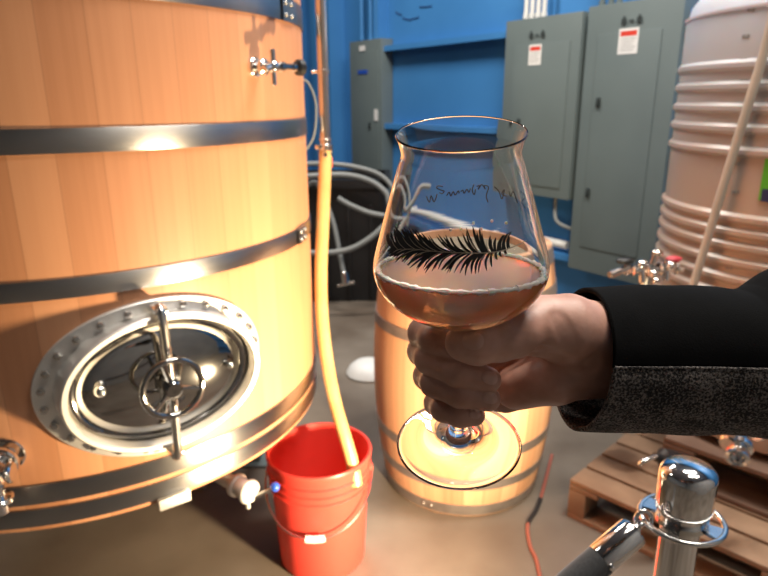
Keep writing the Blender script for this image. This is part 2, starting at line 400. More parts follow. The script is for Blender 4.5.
# small flexible conduit below left panel and white pipe along the wall
a = on_wall(556, 197, .1); b2 = on_wall(567, 226, .1)
mb = MB(); mb.tube(spline([W(a[0], .1, a[1]+.02), W(a[0], .1, a[1]-.06), W((a[0]*.6+b2[0]*.4), .12, b2[1]+.02), W(b2[0]-.05, .08, b2[1]-.02), W(b2[0]-.2, .04, b2[1]-.03)], 8), .011, 8)
tag(mb.build('flexible_conduit', M['greyhose']), 'thin bent flexible conduit below the left wide panel', 'pipe')
t, z = on_wall(556, 243, .06)
mb = MB(); cyl(mb, W(t+2.2, .06, z), W(t-.09, .06, z), .026, 14)
for k in (.5, 1.6):
    mb.box(W(t+k, .03, z), (.03, .06, .07), RW, .003)
tag(mb.build('wall_pipe', M['whiteplastic']), 'white horizontal pipe low on the blue wall behind the glass', 'pipe')

# ---------------------------------------------------------------- wooden tank
TC = Vector((-.844, 1.70, 0)); TR = .634; ZB = .516
tank = thing('wooden_tank', 'large round wooden fermenting tank with steel hoops and oval door', 'tank', (TC.x, TC.y, ZB))
MT = Matrix.Translation(TC)
def TP(th, z, out=0.0):        # point on the tank wall at angle th (deg)
    return TC + Vector(((TR+out)*math.cos(R_(th)), (TR+out)*math.sin(R_(th)), z))
def Tn(th): return Vector((math.cos(R_(th)), math.sin(R_(th)), 0))
def Tt(th): return Vector((-math.sin(R_(th)), math.cos(R_(th)), 0))
mb = MB(); TZ = 2.05
mb.lathe([(0, ZB+.03), (TR-.045, ZB+.03), (TR-.045, ZB), (TR-.004, ZB), (TR, ZB+.004), (TR, TZ), (TR-.045, TZ), (TR-.045, TZ-.04), (0, TZ-.04)], 180, MT)
# chamfered foot and stave joints are in the material; object origin at the axis
mb.build('stave_wall', M['stave'], tank)
def hoop(z0, z1, jt=None):
    mb = MB(); mb.lathe([(TR-.002, z0), (TR+.0035, z0), (TR+.004, z0+.001), (TR+.004, z1-.001), (TR+.0035, z1), (TR-.002, z1)], 180, MT, close_prof=True)
    h = mb.build('hoop', M['hoop'], tank)
    if jt is not None:
        mb = MB()
        mb.lathe([(TR+.003, z0-.0005), (TR+.0075, z0-.0005), (TR+.0075, z1+.0005), (TR+.003, z1+.0005)], 12, MT, R_(jt-3.2), R_(jt+3.2), close_prof=True)
        for k in (-1.6, 1.6):
            for q in (.25, .75):
                mb.sphere(TP(jt+k, z0+(z1-z0)*q, .0075), .005, (1, 1, 1), None, 6)
        mb.build('hoop_joint', M['hoop'], h)
hoop(1.36-.779, 1.36-.735); hoop(1.36-.831, 1.36-.791); hoop(1.36-.353, 1.36-.315, -9)
hoop(1.36-.087, 1.36-.0435); hoop(1.36+.177, 1.36+.228, -12); hoop(1.36+.46, 1.36+.51)
# support lug under the lowest hoop
mb = MB(); a = TP(-54, 1.36-.842, .006)
mb.box(a+Vector((0, 0, -.0)), (.07, .02, .026), Matrix.Rotation(R_(-54+90), 3, 'Z'), .003)
mb.build('hoop_lug', M['matsteel'], tank)

# oval manway
MA, MZ = -53.3, .812
def oval(a, b, off, n=96, flat=None, dz=0.0, dth=0.0):
    """oval loop of half-width a, half-height b following the wall (or in a flat plane 'flat' metres out)"""
    out = []
    for i in range(n):
        t = 2*math.pi*i/n; u = a*math.cos(t); v = b*math.sin(t)
        if flat is None: out.append(TP(MA+math.degrees(u/TR), MZ+v, off))
        else: out.append(TC+Tn(MA)*(TR+flat)+Tt(MA)*u+Vector((0, 0, MZ+v)))
    return out
mb = MB()
mb.rings([oval(.196, .142, .001), oval(.196, .142, .012), oval(.238, .168, .012), oval(.240, .170, .010), oval(.240, .170, .0)], False, False)
fl = mb.build('manway_flange', M['matsteel'], tank)
bolts = 26
for i in range(bolts):
    t = 2*math.pi*(i+.5)/bolts; th = MA+math.degrees(.222*math.cos(t)/TR); z = MZ+.154*math.sin(t)
    if i == 0:
        pass
    mb = MB(); p = TP(th, z, .012)
    mb.lathe([(0, 0), (.0085, 0), (.0085, .006), (.0075, .0072), (.0048, .0075), (.0048, .0105), (0, .0115)], 6, axis_m(p, Tn(th)))
    mb.build('bolt', M['chrome2'], fl)
FL = .042
mb = MB()      # raised neck: curved foot, flat lip
mb.rings([oval(.204, .145, .010), oval(.200, .143, 0, flat=FL-.012), oval(.2025, .1455, 0, flat=FL-.008), oval(.2025, .1455, 0, flat=FL), oval(.199, .142, 0, flat=FL+.004), oval(.191, .134, 0, flat=FL+.004), oval(.188, .131, 0, flat=FL-.002), oval(.188, .131, 0, flat=-.03)], False, False)
nk = mb.build('manway_neck', M['matsteel'], tank)
mb = MB()      # dished door
loops = []
for s_, d in ((1.0, -.012), (.97, -.004), (.93, -.004), (.9, -.008), (.86, .0), (.75, .006), (.6, .012), (.45, .016), (.3, .0185), (.15, .020), (.05, .0205)):
    loops.append(oval(.1875*s_, .1305*s_, 0, flat=FL-.022+d))
mb.rings(loops, False, True)
dr = mb.build('manway_door', M['darkmirror'], tank)
# vertical clamp bar over the door with stud and handwheel
n0 = Tn(MA); t0_ = Tt(MA); base = TC+n0*TR+Vector((0, 0, MZ))
def MP(u, v, o): return base+t0_*u+Vector((0, 0, v))+n0*o
Rn = Matrix((t0_, n0, Vector((0, 0, 1)))).transposed()
UO = -.004
mb = MB()
pts = [MP(UO, -.168, .045), MP(UO, -.155, .062), MP(UO, -.10, .066), MP(UO, 0, .072), MP(UO, .10, .066), MP(UO, .150, .062), MP(UO, .166, .045)]
mb.tube(spline(pts, 5), [.009]*31, 10)
mb.box(MP(UO, 0, .070), (.036, .022, .05), Rn, .006)
for sg in (-1, 1): mb.box(MP(UO, sg*.158, .040), (.026, .045, .012), Rn, .003)
mb.build('clamp_bar', M['chrome2'], dr)
mb = MB(); cyl(mb, MP(UO-.006, .012, .05), MP(UO-.006, .012, .112), .009, 16, .002)
hw = MP(UO-.006, .012, .100)
ring = [hw+t0_*.058*math.cos(2*math.pi*k/40)+Vector((0, 0, .058*math.sin(2*math.pi*k/40))) for k in range(41)]
mb.tube(ring, .0065, 10, False)
for k in range(3):
    a = R_(90+120*k+15); mb.tube([hw-n0*.004, hw+t0_*.057*math.cos(a)+Vector((0, 0, .057*math.sin(a)))], .005, 8)
cyl(mb, hw-n0*.012, hw+n0*.012, .017, 20, .003)
mb.build('handwheel', M['darkmirror'], dr)
for a, b2, o1, r1 in ((-.13, .02, .044, .012), (.135, 0, .038, .008)):
    mb = MB(); mb.sphere(MP(a, b2, o1), r1); cyl(mb, MP(a, b2, o1-.025), MP(a, b2, o1), r1*.45); mb.build('door_stud', M['chrome'], dr)


# valves on the tank
def tri(mb, p, d, r=.012, L=.05, fr=.024):
    """a run of sanitary tube with a clamped ferrule in the middle"""
    p = Vector(p); d = Vector(d).normalized()
    cyl(mb, p, p+d*L, r, 18, .001); cyl(mb, p+d*(L*.5-.007), p+d*(L*.5+.007), fr, 22, .003)
    return p+d*L
th = -26.5; p = TP(th, 1.43); n1 = Tn(th); tt = Tt(th)
mb = MB(); cyl(mb, p-n1*.002, p+n1*.008, .021, 20, .002)
q = tri(mb, p, n1, .009, .05, .017)
mb.sphere(q, .013); cyl(mb, q, q+Vector((0, 0, -.038)), .0055, 12, .001); cyl(mb, q+Vector((0, 0, .0)), q+Vector((0, 0, .035)), .006, 12, .001)
va = mb.build('sample_valve', M['chrome'], tank)
d2 = (tt*.93+n1*.37).normalized()
mb = MB(); cyl(mb, q, q+d2*.06, .0075, 16, .001); cyl(mb, q+d2*.015, q+d2*.03, .011, 16, .002); cyl(mb, q+d2*.045, q+d2*.06, .010, 16, .002)
mb.build('valve_stem', M['chrome'], va)
mb = MB(); cyl(mb, q+d2*.058, q+d2*.078, .017, 20, .004); mb.build('knob', M['black'], va)
mb = MB(); cyl(mb, q-tt*.012+Vector((0, 0, .0)), q-tt*.032+Vector((0, 0, -.006)), .008, 14, .002); mb.build('vent_cap', M['chrome2'], va)
# drain valve under the rim
vp = G(244, 489, .452); rr = (vp-TC); rr.z = 0; nn_ = rr.normalized(); tt = Vector((-nn_.y, nn_.x, 0))
if tt.x < 0: tt = -tt
mb = MB(); cyl(mb, vp-nn_*.13, vp-nn_*.03, .018, 20); cyl(mb, vp-nn_*.13, vp-nn_*.13+Vector((0, 0, .10)), .018, 20)
cyl(mb, vp-nn_*.035, vp-nn_*.018, .029, 24, .004); cyl(mb, vp-nn_*.03, vp+nn_*.012, .023, 24, .004); cyl(mb, vp+nn_*.012, vp+nn_*.026, .030, 24, .004)
cyl(mb, vp+nn_*.01+Vector((0, 0, -.01)), vp+nn_*.01+Vector((0, 0, -.05)), .006, 12, .001)
dv = mb.build('drain_valve', M['matsteel'], tank)
lp = Pc(275, 487, (CM.inverted() @ vp).z*-1)
mb = MB(); cyl(mb, vp+nn_*.012+Vector((0, 0, -.028)), lp, .0048, 12); lv = mb.build('lever', M['chrome2'], dv)
mb = MB(); mb.sphere(lp, .0115); mb.build('blue_knob', M['bluepl'], dv)
# racking valve at the left
th = -80.6; p = TP(th, .70); n1 = Tn(th); tt = Tt(th)
mb = MB(); cyl(mb, p-n1*.002, p+n1*.006, .034, 24, .002); q = tri(mb, p, n1, .017, .07, .033)
cyl(mb, q, q+n1*.03, .026, 24, .004); cyl(mb, q+n1*.03, q+n1*.045, .033, 24, .004)
cyl(mb, q+Vector((0, 0, .0)), q+Vector((0, 0, -.085)), .015, 18, .002); cyl(mb, q+Vector((0, 0, -.05)), q+Vector((0, 0, -.062)), .027, 22, .003)
mb.sphere(q, .026)
cyl(mb, q+tt*.0, q+tt*.035, .013, 18, .002); cyl(mb, q+tt*.026, q+tt*.036, .02, 18, .003)
rv = mb.build('racking_valve', M['chrome'], tank)
mb = MB(); mb.tube([q+Vector((0, 0, .02)), q+Vector((0, 0, .045))-tt*.01, q-tt*.09+Vector((0, 0, .05))], .007, 10); mb.build('lever', M['chrome'], rv)

# steel stand hidden below
st = thing('tank_stand', 'grey steel stand under the wooden tank, glimpsed at lower left', 'stand', (TC.x, TC.y, 0))
mb = MB()
for a, b2 in ((Vector((-1.08, 1.24, .475)), Vector((-.50, 2.20, .475))), (Vector((-1.30, 1.85, .475)), Vector((-.55, 2.05, .475)))):
    d = b2-a; mb.box((a+b2)/2, (d.length, .06, .07), Matrix.Rotation(math.atan2(d.y, d.x), 3, 'Z'), .003)
mb.build('beam', M['panel'], st)
for x, y in ((-1.02, 1.9), (-.52, 2.16), (-1.28, 1.85), (-.72, 2.02)):
    mb = MB(); mb.box((x, y, .222), (.06, .06, .444), None, .003); mb.box((x, y, .005), (.12, .12, .01)); mb.build('leg', M['panel'], st)

# ---------------------------------------------------------------- pipe and hose beside the tank
D1 = 1.80
def vline(px, py, D):
    p = Pc(px, py, D); return p
pb = Pc(325.5, 148, D1); 
mb = MB(); cyl(mb, (pb.x, pb.y, pb.z), (pb.x, pb.y, 3.2), .0155, 20)
pipe = thing('copper_pipe', 'shiny vertical metal pipe beside the tank, leading down to the tan hose', 'pipe', (pb.x, pb.y, pb.z))
mb.build('tube', M['copper'], pipe)
mb = MB(); cyl(mb, pb+Vector((0, 0, -.008)), pb+Vector((0, 0, .012)), .021, 20, .003)
cyl(mb, pb+Vector((0, 0, .02)), pb+Vector((0, 0, .028)), .019, 20, .002); mb.box(pb+Vector((-.018, -.014, .004)), (.02, .016, .012), None, .002)
mb.build('coupling', M['copper'], pipe)
pz = Pc(310, 73, D1).z
mb = MB(); cyl(mb, (pb.x, pb.y, pz), (pb.x-.032, pb.y+.004, pz), .005, 10); cyl(mb, (pb.x, pb.y, pz-.006), (pb.x, pb.y, pz+.006), .019, 18, .001)
mb.build('bracket', M['copper'], pipe)
# hose into bucket
BK = Vector((-.197, 1.632, 0))
pts = [pb+Vector((0, 0, -.004)), Pc(325, 170, D1), Pc(323, 220, 1.80), Pc(321, 270, 1.80), Pc(322, 315, 1.80), Pc(327, 360, 1.80), Pc(335, 402, 1.79), Pc(345, 437, 1.78), Pc(352, 462, 1.78), Pc(356, 485, 1.78)]
hs = thing('hose', 'tan hose hanging from the vertical pipe into the red bucket', 'hose', (pb.x, pb.y, 0))
sp_ = spline(pts, 10)
mb = MB(); mb.tube(sp_, .0185, 16); mb.build('tube', M['tanhose'], hs)
mb = MB(); cyl(mb, pb+Vector((0, 0, -.055)), pb+Vector((0, 0, -.026)), .0195, 20, .001); mb.build('red_band', M['redink'], hs)
mb = MB(); cyl(mb, pb+Vector((0, 0, -.024)), pb+Vector((0, 0, -.012)), .0205, 20, .001); mb.box(pb+Vector((.0, -.024, -.018)), (.014, .012, .014), None, .002); mb.build('hose_clamp', M['copper'], hs)
# thin clear loop behind tank
mb = MB(); mb.tube(spline([Pc(300, 78, 1.98), Pc(309, 84, 1.98), Pc(316, 105, 1.98), Pc(314, 135, 1.98), Pc(304, 152, 1.98), Pc(294, 158, 1.98)], 8), .0035, 8)
tag(mb.build('thin_hose', M['greyhose']), 'thin clear hose looping out from behind the tank beside the pipe', 'hose')

# ---------------------------------------------------------------- red bucket
bk = thing('bucket', 'red plastic bucket with wire handle under the tan hose', 'bucket', BK)
mB = Matrix.Translation(BK)
def br(z): return .130+.020*(z/.37)
prof = [(0, .004), (.122, .004), (.126, 0), (.130, .004), (br(.18), .18), (br(.265), .265)]
for z in (.268, .292, .318): prof += [(br(z)+.0005, z), (br(z)+.007, z+.003), (br(z)+.007, z+.006), (br(z)+.0005, z+.009)]
prof += [(br(.352), .352), (br(.355)+.006, .356), (br(.37)+.007, .366), (br(.37)+.005, .370), (br(.37)-.001, .370), (br(.365)-.003, .364), (br(.02)-.003, .012), (0, .010)]
mb = MB(); mb.lathe(prof, 72, mB); mb.build('body', M['plastic_red'], bk)
hd = Vector((1, .06, 0)).normalized()
zl = .300
A_ = BK-hd*(br(zl)+.008)+Vector((0, 0, zl)); B_ = BK+hd*(br(zl)+.008)+Vector((0, 0, zl))
for p, s_ in ((A_, -1), (B_, 1)):
    mb = MB(); cyl(mb, p-hd*s_*.008, p+hd*s_*.004, .012, 16, .002); mb.build('handle_ear', M['plastic_red'], bk)
hp = []
for k in range(25):
    a = math.pi*k/24
    c = -math.cos(a)*(br(zl)+.012); s = math.sin(a)
    hp.append(BK+hd*c+Vector((0, -.168*s**.8 if s > 0 else 0, zl-.118*s)))
mb = MB(); mb.tube(hp, .0028, 8); hn = mb.build('wire_handle', M['chrome2'], bk)
g = hp[10:15]
mb = MB(); mb.tube([hp[10]*.3+hp[11]*.7, hp[11], hp[12], hp[13], hp[13]*.7+hp[14]*.3], .0105, 12); mb.build('grip', M['whiteplastic'], hn)

# ---------------------------------------------------------------- oak barrel
BC = Vector((.287, 2.085, 0)); BH = .90
def bar_r(z): 
    u = (z-BH/2)/(BH/2); return .325-.045*u*u
bar = thing('wine_barrel', 'oak barrel with grey hoops standing upright behind the held glass', 'barrel', BC)
mb = MB(); pr = [(0, .03), (bar_r(0)-.028, .03), (bar_r(0)-.028, 0)]
pr += [(bar_r(BH*i/24), BH*i/24) for i in range(25)] + [(bar_r(BH)-.025, BH), (bar_r(BH)-.028, BH-.04)]
mb.lathe(pr, 96, Matrix.Translation(BC)); mb.build('staves', M['oak'], bar)
mb = MB(); cyl(mb, BC+Vector((0, 0, BH-.06)), BC+Vector((0, 0, BH-.035)), bar_r(BH)-.0275, 96); mb.build('barrel_head', noisy(mat('weathered_oak_head', rough=.75), (.12, .095, .06), (.20, .16, .105), 5, (1, 8, 1)), bar)
for z0, z1 in ((.005, .048), (.115, .15), (.235, .27), (.625, .66), (.745, .78), (.852, .897)):
    mb = MB(); mb.lathe([(bar_r(z0)-.001, z0), (bar_r(z0)+.003, z0), (bar_r(z1)+.003, z1), (bar_r(z1)-.001, z1)], 96, Matrix.Translation(BC), close_prof=True)
    h = mb.build('hoop', M['barrelhoop'], bar)
    mb = MB(); zc = (z0+z1)/2; aa_ = R_(-120+z0*90)
    for da in (-.05, .05):
        mb.sphere(BC+Vector((math.cos(aa_+da)*(bar_r(zc)+.003), math.sin(aa_+da)*(bar_r(zc)+.003), zc)), .006, n=6)
    mb.build('rivets', M['barrelhoop'], h)

# ---------------------------------------------------------------- black tub with hoses, far left
cb_ = thing('storage_tub', 'large black tub near the back wall, draped with grey hoses', 'tub', (-.5, 4.35, 0))
mb = MB(); TXa, TXb, TYa, TYb, TZt = -1.0, .03, 4.16, 4.75, .86
def rrect(x0, x1, y0, y1, z, r, n=6):
    o = []
    for cx, cy, a0 in ((x1-r, y1-r, 0), (x0+r, y1-r, 90), (x0+r, y0+r, 180), (x1-r, y0+r, 270)):
        for k in range(n+1):
            a = R_(a0+90*k/n); o.append(Vector((cx+r*math.cos(a), cy+r*math.sin(a), z)))
    return o
mb.rings([rrect(TXa+.03, TXb-.03, TYa+.03, TYb-.03, .0, .06), rrect(TXa+.01, TXb-.01, TYa+.01, TYb-.01, .55, .06), rrect(TXa, TXb, TYa, TYb, .80, .06), rrect(TXa-.02, TXb+.02, TYa-.02, TYb+.02, .80, .07), rrect(TXa-.02, TXb+.02, TYa-.02, TYb+.02, TZt, .07), rrect(TXa+.02, TXb-.02, TYa+.02, TYb-.02, TZt, .05), rrect(TXa+.04, TXb-.04, TYa+.04, TYb-.04, .1, .05)])
mb.build('tub_body', M['black'], cb_)
mb = MB()
for k in range(6): mb.box((TXa+.14+k*.155, TYa+.005, .36), (.02, .03, .66), None, .005)
mb.build('ribs', M['black'], cb_)
def hose(pts, r, lab, m='greyhose', D=4.05):
    mb = MB(); mb.tube(spline([Pc(*q) if len(q) == 3 else Pc(q[0], q[1], D) for q in pts], 8), r, 10)
    return tag(mb.build('coiled_hose', M[m]), lab, 'hose')
hose([(285, 166), (305, 164), (330, 164), (355, 167), (378, 174), (392, 187), (398, 205), (396, 222)], .017, 'grey hose making the topmost loop over the black tub', D=4.10)
hose([(285, 178), (310, 176), (345, 175), (370, 181), (386, 193), (391, 207), (402, 200), (412, 186), (425, 186)], .019, 'grey hose under the topmost loop, running into the view through the glass', D=4.0)
hose([(302, 188), (316, 183), (325, 200), (334, 225), (340, 255), (344, 275)], .016, 'grey hose hanging down the front of the black tub to a metal end', D=4.05)
hose([(338, 198), (350, 205), (370, 213), (392, 217)], .018, 'short grey hose crossing the front of the black tub', D=4.02)
hose([(300, 252), (325, 253), (350, 249), (370, 238), (386, 224), (396, 216)], .018, 'lowest grey hose sweeping up across the black tub', D=3.96)
p = Pc(345, 279, 4.02); 
mb = MB(); cyl(mb, p+Vector((-.005, 0, .05)), p+Vector((.005, -.01, -.03)), .024, 14, .003); cyl(mb, p+Vector((-.05, 0, -.045)), p+Vector((.06, 0, -.02)), .012, 12)
tag(mb.build('hose_fitting', M['chrome2']), 'metal fitting on the end of the hose hanging down the tub', 'fitting')
# white lid on the floor
p = G(368, 382, 0)+Vector((0, .10, 0))
mb = MB(); mb.lathe([(0, 0), (.11, 0), (.115, .01), (.10, .04), (.07, .065), (.03, .075), (0, .077)], 28, Matrix.Translation(p))
tag(mb.build('round_lid', M['whiteplastic']), 'whitish domed lid lying on the floor between hose and barrel', 'lid')

# ---------------------------------------------------------------- pallets
c0 = G(570, 479, .145); c1 = G(768, 568, .145); fd = (c1-c0); fd.z = 0; fd.normalize(); sd = Vector((-fd.y, fd.x, 0))
if sd.y < 0: sd = -sd
def pallet(org, f, s, z0, L, Wd, lab, mt, group=None):
    t = thing('pallet', lab, 'pallet', (org.x, org.y, z0), group)
    Rm = Matrix((f, s, Vector((0, 0, 1)))).transposed()
    B = lambda mb, a, b_, z, sz: mb.box(org+f*a+s*b_+Vector((0, 0, z0+z-org.z)), sz, Rm, .003)
    nb = 9; bw = .09
    for k in range(nb):     # deck boards run along s
        mb = MB(); a = bw/2+(L-bw)*k/(nb-1); B(mb, a, Wd/2, .137, (bw, Wd, .016)); mb.build('deck_board', mt, t)
    for k in range(3):
        mb = MB(); B(mb, L/2, .02+(Wd-.04)*k/2, .0725, (L, .04, .112)); mb.build('stringer', mt, t)
    for k in range(5):
        mb = MB(); a = bw/2+(L-bw)*k/4; B(mb, a, Wd/2, .008, (bw, Wd, .016)); mb.build('bottom_board', mt, t)
    return t
# notched look: block pallet style front
def block_pallet(org, f, s, z0, L, Wd, lab, mt):
    t = thing('pallet', lab, 'pallet', (org.x, org.y, z0))
    Rm = Matrix((f, s, Vector((0, 0, 1)))).transposed()
    def B(nm, a, b_, z, sz):
        mb = MB(); mb.box(Vector((org.x, org.y, z0+z))+f*a+s*b_, sz, Rm, .003); mb.build(nm, mt, t)
    for k in range(9): B('deck_board', L/2, .05+(Wd-.1)*k/8, .136, (L, .098, .018))
    for k in range(3): B('lead_board', .05+(L-.1)*k/2, Wd/2, .117, (.10, Wd, .018))
    for k in range(3):
        for j in range(3): B('block', .03+(L-.06)*k/2, .05+(Wd-.1)*j/2, .063, (.06, .10, .09))
    for j in range(3): B('bottom_board', L/2, .05+(Wd-.1)*j/2, .009, (L, .10, .018))
block_pallet(c0, fd, sd, 0, 1.25, 1.0, 'light wooden pallet lowest on the floor behind the chrome post', M['pallet'])
# upper, browner pallet carrying the white tank
o2 = G(664, 437, .29)
block_pallet(o2, fd, sd, .145, 1.15, .8, 'brown wooden pallet stacked on the lower one under the white tank', M['palletdark'])

# ---------------------------------------------------------------- white plastic tank
QC = Vector((1.42, 2.03, 0)); QR = .455; QB = .30
pt = thing('plastic_tank', 'big translucent white ribbed plastic tank at right holding orange liquid', 'tank', (QC.x, QC.y, QB))
def zq(py): return Pc(700, py, 2.05).z    # height at the tank's near left side
prof = [(0, QB), (QR-.05, QB), (QR-.01, QB+.02), (QR, QB+.05)]
ribs = sorted([zq(y) for y in (70, 88, 107, 125, 145, 205, 218, 231, 246, 262, 278, 300, 320)])
top = zq(20)
for z in ribs: prof += [(QR, z-.016), (QR+.010, z-.006), (QR+.010, z+.006), (QR, z+.016)]
prof = [q for i, q in enumerate(prof)]
prof += [(QR, top-.02), (QR-.012, top+.03), (QR-.05, top+.085), (QR-.13, top+.125), (QR-.27, top+.15), (.15, top+.16), (.15, top+.20), (0, top+.20)]
mb = MB(); mb.lathe(prof, 96, Matrix.Translation(QC)); mb.build('shell', M['poly'], pt)
mb = MB(); mb.lathe([(QR-.001, top-.012), (QR+.004, top-.012), (QR+.004, top-.004), (QR-.001, top-.004)], 96, Matrix.Translation(QC), close_prof=True)
mb.build('seam', M['poly'], pt)
mb = MB(); mb.lathe([(0, 0), (.17, 0), (.175, .01), (.175, .05), (.165, .06), (0, .06)], 40, Matrix.Translation(QC+Vector((0, 0, top+.20)))); mb.build('lid', M['whiteplastic'], pt)
def on_q(px, py, out=.0):
    d = ray(px, py); o = Vector((0, 0, H)); r = QR+out
    A = d.x**2+d.y**2; Bq = -(d.x*QC.x+d.y*QC.y); Cq = QC.x**2+QC.y**2-r*r
    s = Bq*Bq-A*Cq
    t = (-Bq-math.sqrt(max(s, 0)))/A; return o+d*t
def q_patch(px0, px1, py0, py1, out, nm, mt, par, n=8):
    mb = MB(); a = on_q(px0, (py0+py1)/2, out); b_ = on_q(px1, (py0+py1)/2, out)
    t0 = math.atan2(a.y-QC.y, a.x-QC.x); t1 = math.atan2(b_.y-QC.y, b_.x-QC.x)
    z1 = on_q((px0+px1)/2, py0, out).z; z0 = on_q((px0+px1)/2, py1, out).z
    r0, r1 = QR+out-.002, QR+out
    mb.lathe([(r0, z0), (r1, z0), (r1, z1), (r0, z1)], n, Matrix.Translation(QC), min(t0, t1), max(t0, t1), close_prof=True)
    return mb.build(nm, mt, par)
q_patch(762, 790, 152, 202, .003, 'green_label', M['green'], pt)
q_patch(761, 790, 190, 203, .004, 'navy_strip', M['navy'], pt)
for (x, y) in ((752, 10), (747, 36), (744, 60), (745, 81), (742, 106), (741, 128), (737, 164), (737, 192), (733, 222), (731, 245), (730, 268)):
    q_patch(x-5, x-1, y-1.3, y+1.3, .0015, 'volume_mark', M['greyink'], pt, 2)
    q_patch(x, x+2.5, y-1.8, y+1.8, .0015, 'volume_mark', M['greyink'], pt, 2)
# leaning sight tube / dip tube outside
a = on_q(766, 45, .03); b_ = on_q(694, 283, .05); c_ = on_q(676, 340, .07)
mb = MB(); mb.tube(spline([on_q(784, -40, .03), a, on_q(730, 164, .036), b_, c_, on_q(668, 400, .06)], 8), .0125, 14)
tag(mb.build('sloping_tube', noisy(mat('beige_tube', rough=.3), (.56, .50, .42), (.66, .59, .50), 9)), 'beige tube sloping down across the front of the white plastic tank', 'hose')
# valve at the tank's foot, seen below the sleeve
p = on_q(744, 449, .0); p.z = on_q(744, 449).z
nq = (p-QC); nq.z = 0; nq.normalize()
p = Vector((p.x, p.y, .365))
q0 = Pc(738, 450, 1.62)
vv = thing('outlet_valve', 'shiny steel outlet valve below the coat sleeve at right edge', 'valve', q0)
mb = MB(); tq = Vector((.9, .43, 0)).normalized(); dq = Vector((-.45, -.8, -.35)).normalized()
cyl(mb, q0-dq*.09, q0+dq*.015, .021, 22, .002); cyl(mb, q0-dq*.02, q0+dq*.0, .036, 24, .004); mb.lathe([(.012, 0), (.027, 0), (.030, .004), (.030, .02), (.024, .024), (.018, .02), (.016, -.02), (0, -.02)], 24, axis_m(q0+dq*.01, dq))
cyl(mb, q0-dq*.05, q0-dq*.05+tq*.12, .017, 20, .002); cyl(mb, q0-dq*.05+tq*.06, q0-dq*.05+tq*.075, .03, 22, .003)
mb.sphere(q0-dq*.05+tq*.1+Vector((0, 0, .01)), .02)
mb.build('valve_body', M['chrome'], vv)
mb = MB(); cyl(mb, q0-dq*.03-tq*.045, q0-dq*.05-tq*.01, .026, 20, .006); mb.build('copper_cap', M['copper'], vv)
# black handled tool on the upper pallet
q0 = Pc(640, 461, 1.80); q1 = Pc(655, 457, 1.81); q2 = Pc(690, 466, 1.85)
tl = thing('black_handled_valve', 'black handled valve with small chrome spout lying on the pallet behind the post', 'valve', q1)
mb = MB(); mb.tube(spline([q0+Vector((0, 0, -.012)), q0+Vector((.012, 0, 0)), q1+Vector((.01, 0, .004))], 5), .0075, 10); mb.build('spout', M['chrome'], tl)
mb = MB(); mb.tube(spline([q1, q1*.6+q2*.4+Vector((0, 0, .006)), q2], 5), [.014]*3+[.028]*5+[.03]*3, 14); mb.build('handle', M['black'], tl)

# steel fittings beside the tank (top of a pump manifold, above the sleeve)
q0 = Pc(650, 272, 1.95)
mf = thing('valve_manifold', 'cluster of shiny steel fittings above the sleeve, left of the plastic tank', 'valve', (q0.x, q0.y, .30))
px_ = Vector((1, 0, 0))
mb = MB(); mb.tube([(q0.x, q0.y+.02, .292), (q0.x, q0.y+.02, q0.z-.01)], .02, 16); cyl(mb, (q0.x, q0.y+.02, .29), (q0.x, q0.y+.02, .305), .07, 24, .003)
mb.build('upright', M['chrome2'], mf)
mb = MB(); D2 = 1.95
def PL(x, y, d=0): return Pc(x, y, D2+d)
cyl(mb, PL(622, 271), PL(683, 269), .011, 18, .002)
for x, y, r in ((633, 270, .02), (647, 271, .022), (660, 269, .022), (676, 268, .022)):
    cyl(mb, PL(x-1.6, y), PL(x+1.6, y-.2), r, 22, .003)
cyl(mb, PL(642, 283), PL(642, 265), .012, 16, .002); cyl(mb, PL(666, 281), PL(667, 260), .011, 16, .002)
mb.sphere(PL(642, 265), .018); mb.sphere(PL(654, 274, -.02), .014); mb.sphere(PL(671, 266, -.02), .017); mb.sphere(PL(656, 281, -.03), .012)
cyl(mb, PL(610, 274, -.03), PL(628, 269, -.01), .009, 14, .002)
mb.build('fittings', M['chrome'], mf)
mb = MB(); cyl(mb, PL(609, 275, -.03), PL(620, 271, -.02), .012, 14, .003); cyl(mb, PL(623, 273), PL(629, 266), .016, 14, .004); mb.build('brass_nut', M['copper'], mf)
mb = MB(); mb.sphere(PL(625, 261), .022, (1.3, .8, .5)); mb.build('black_knob', M['black'], mf)
mb = MB(); mb.sphere(PL(674, 259), .02, (1.3, .8, .5)); mb.build('red_knob', mat('pink_red_knob', (.55, .06, .08), .4), mf)
mb = MB(); cyl(mb, PL(652, 265), PL(656, 252), .012, 14, .002); mb.sphere(PL(657, 253), .019, (1, 1, .7)); mb.build('brass_tap', M['copper'], mf)

# ---------------------------------------------------------------- cord on the floor
mb = MB(); cp = [G(x, y, .006) for x, y in ((552, 455), (546, 478), (541, 497), (536, 510), (528, 524), (530, 545), (537, 562), (540, 590), (530, 640))]
full = spline(cp, 8)
mb.tube(full, .0065, 8); co = thing('power_cord', 'reddish cord with a dark taped length on the floor right of the barrel', 'cord', (cp[0].x, cp[0].y, 0))
mb.build('cord_run', M['cord'], co)
mb = MB(); mb.tube(full[17:33], .0078, 8); mb.build('dark_sleeve', M['blackcord'], co)

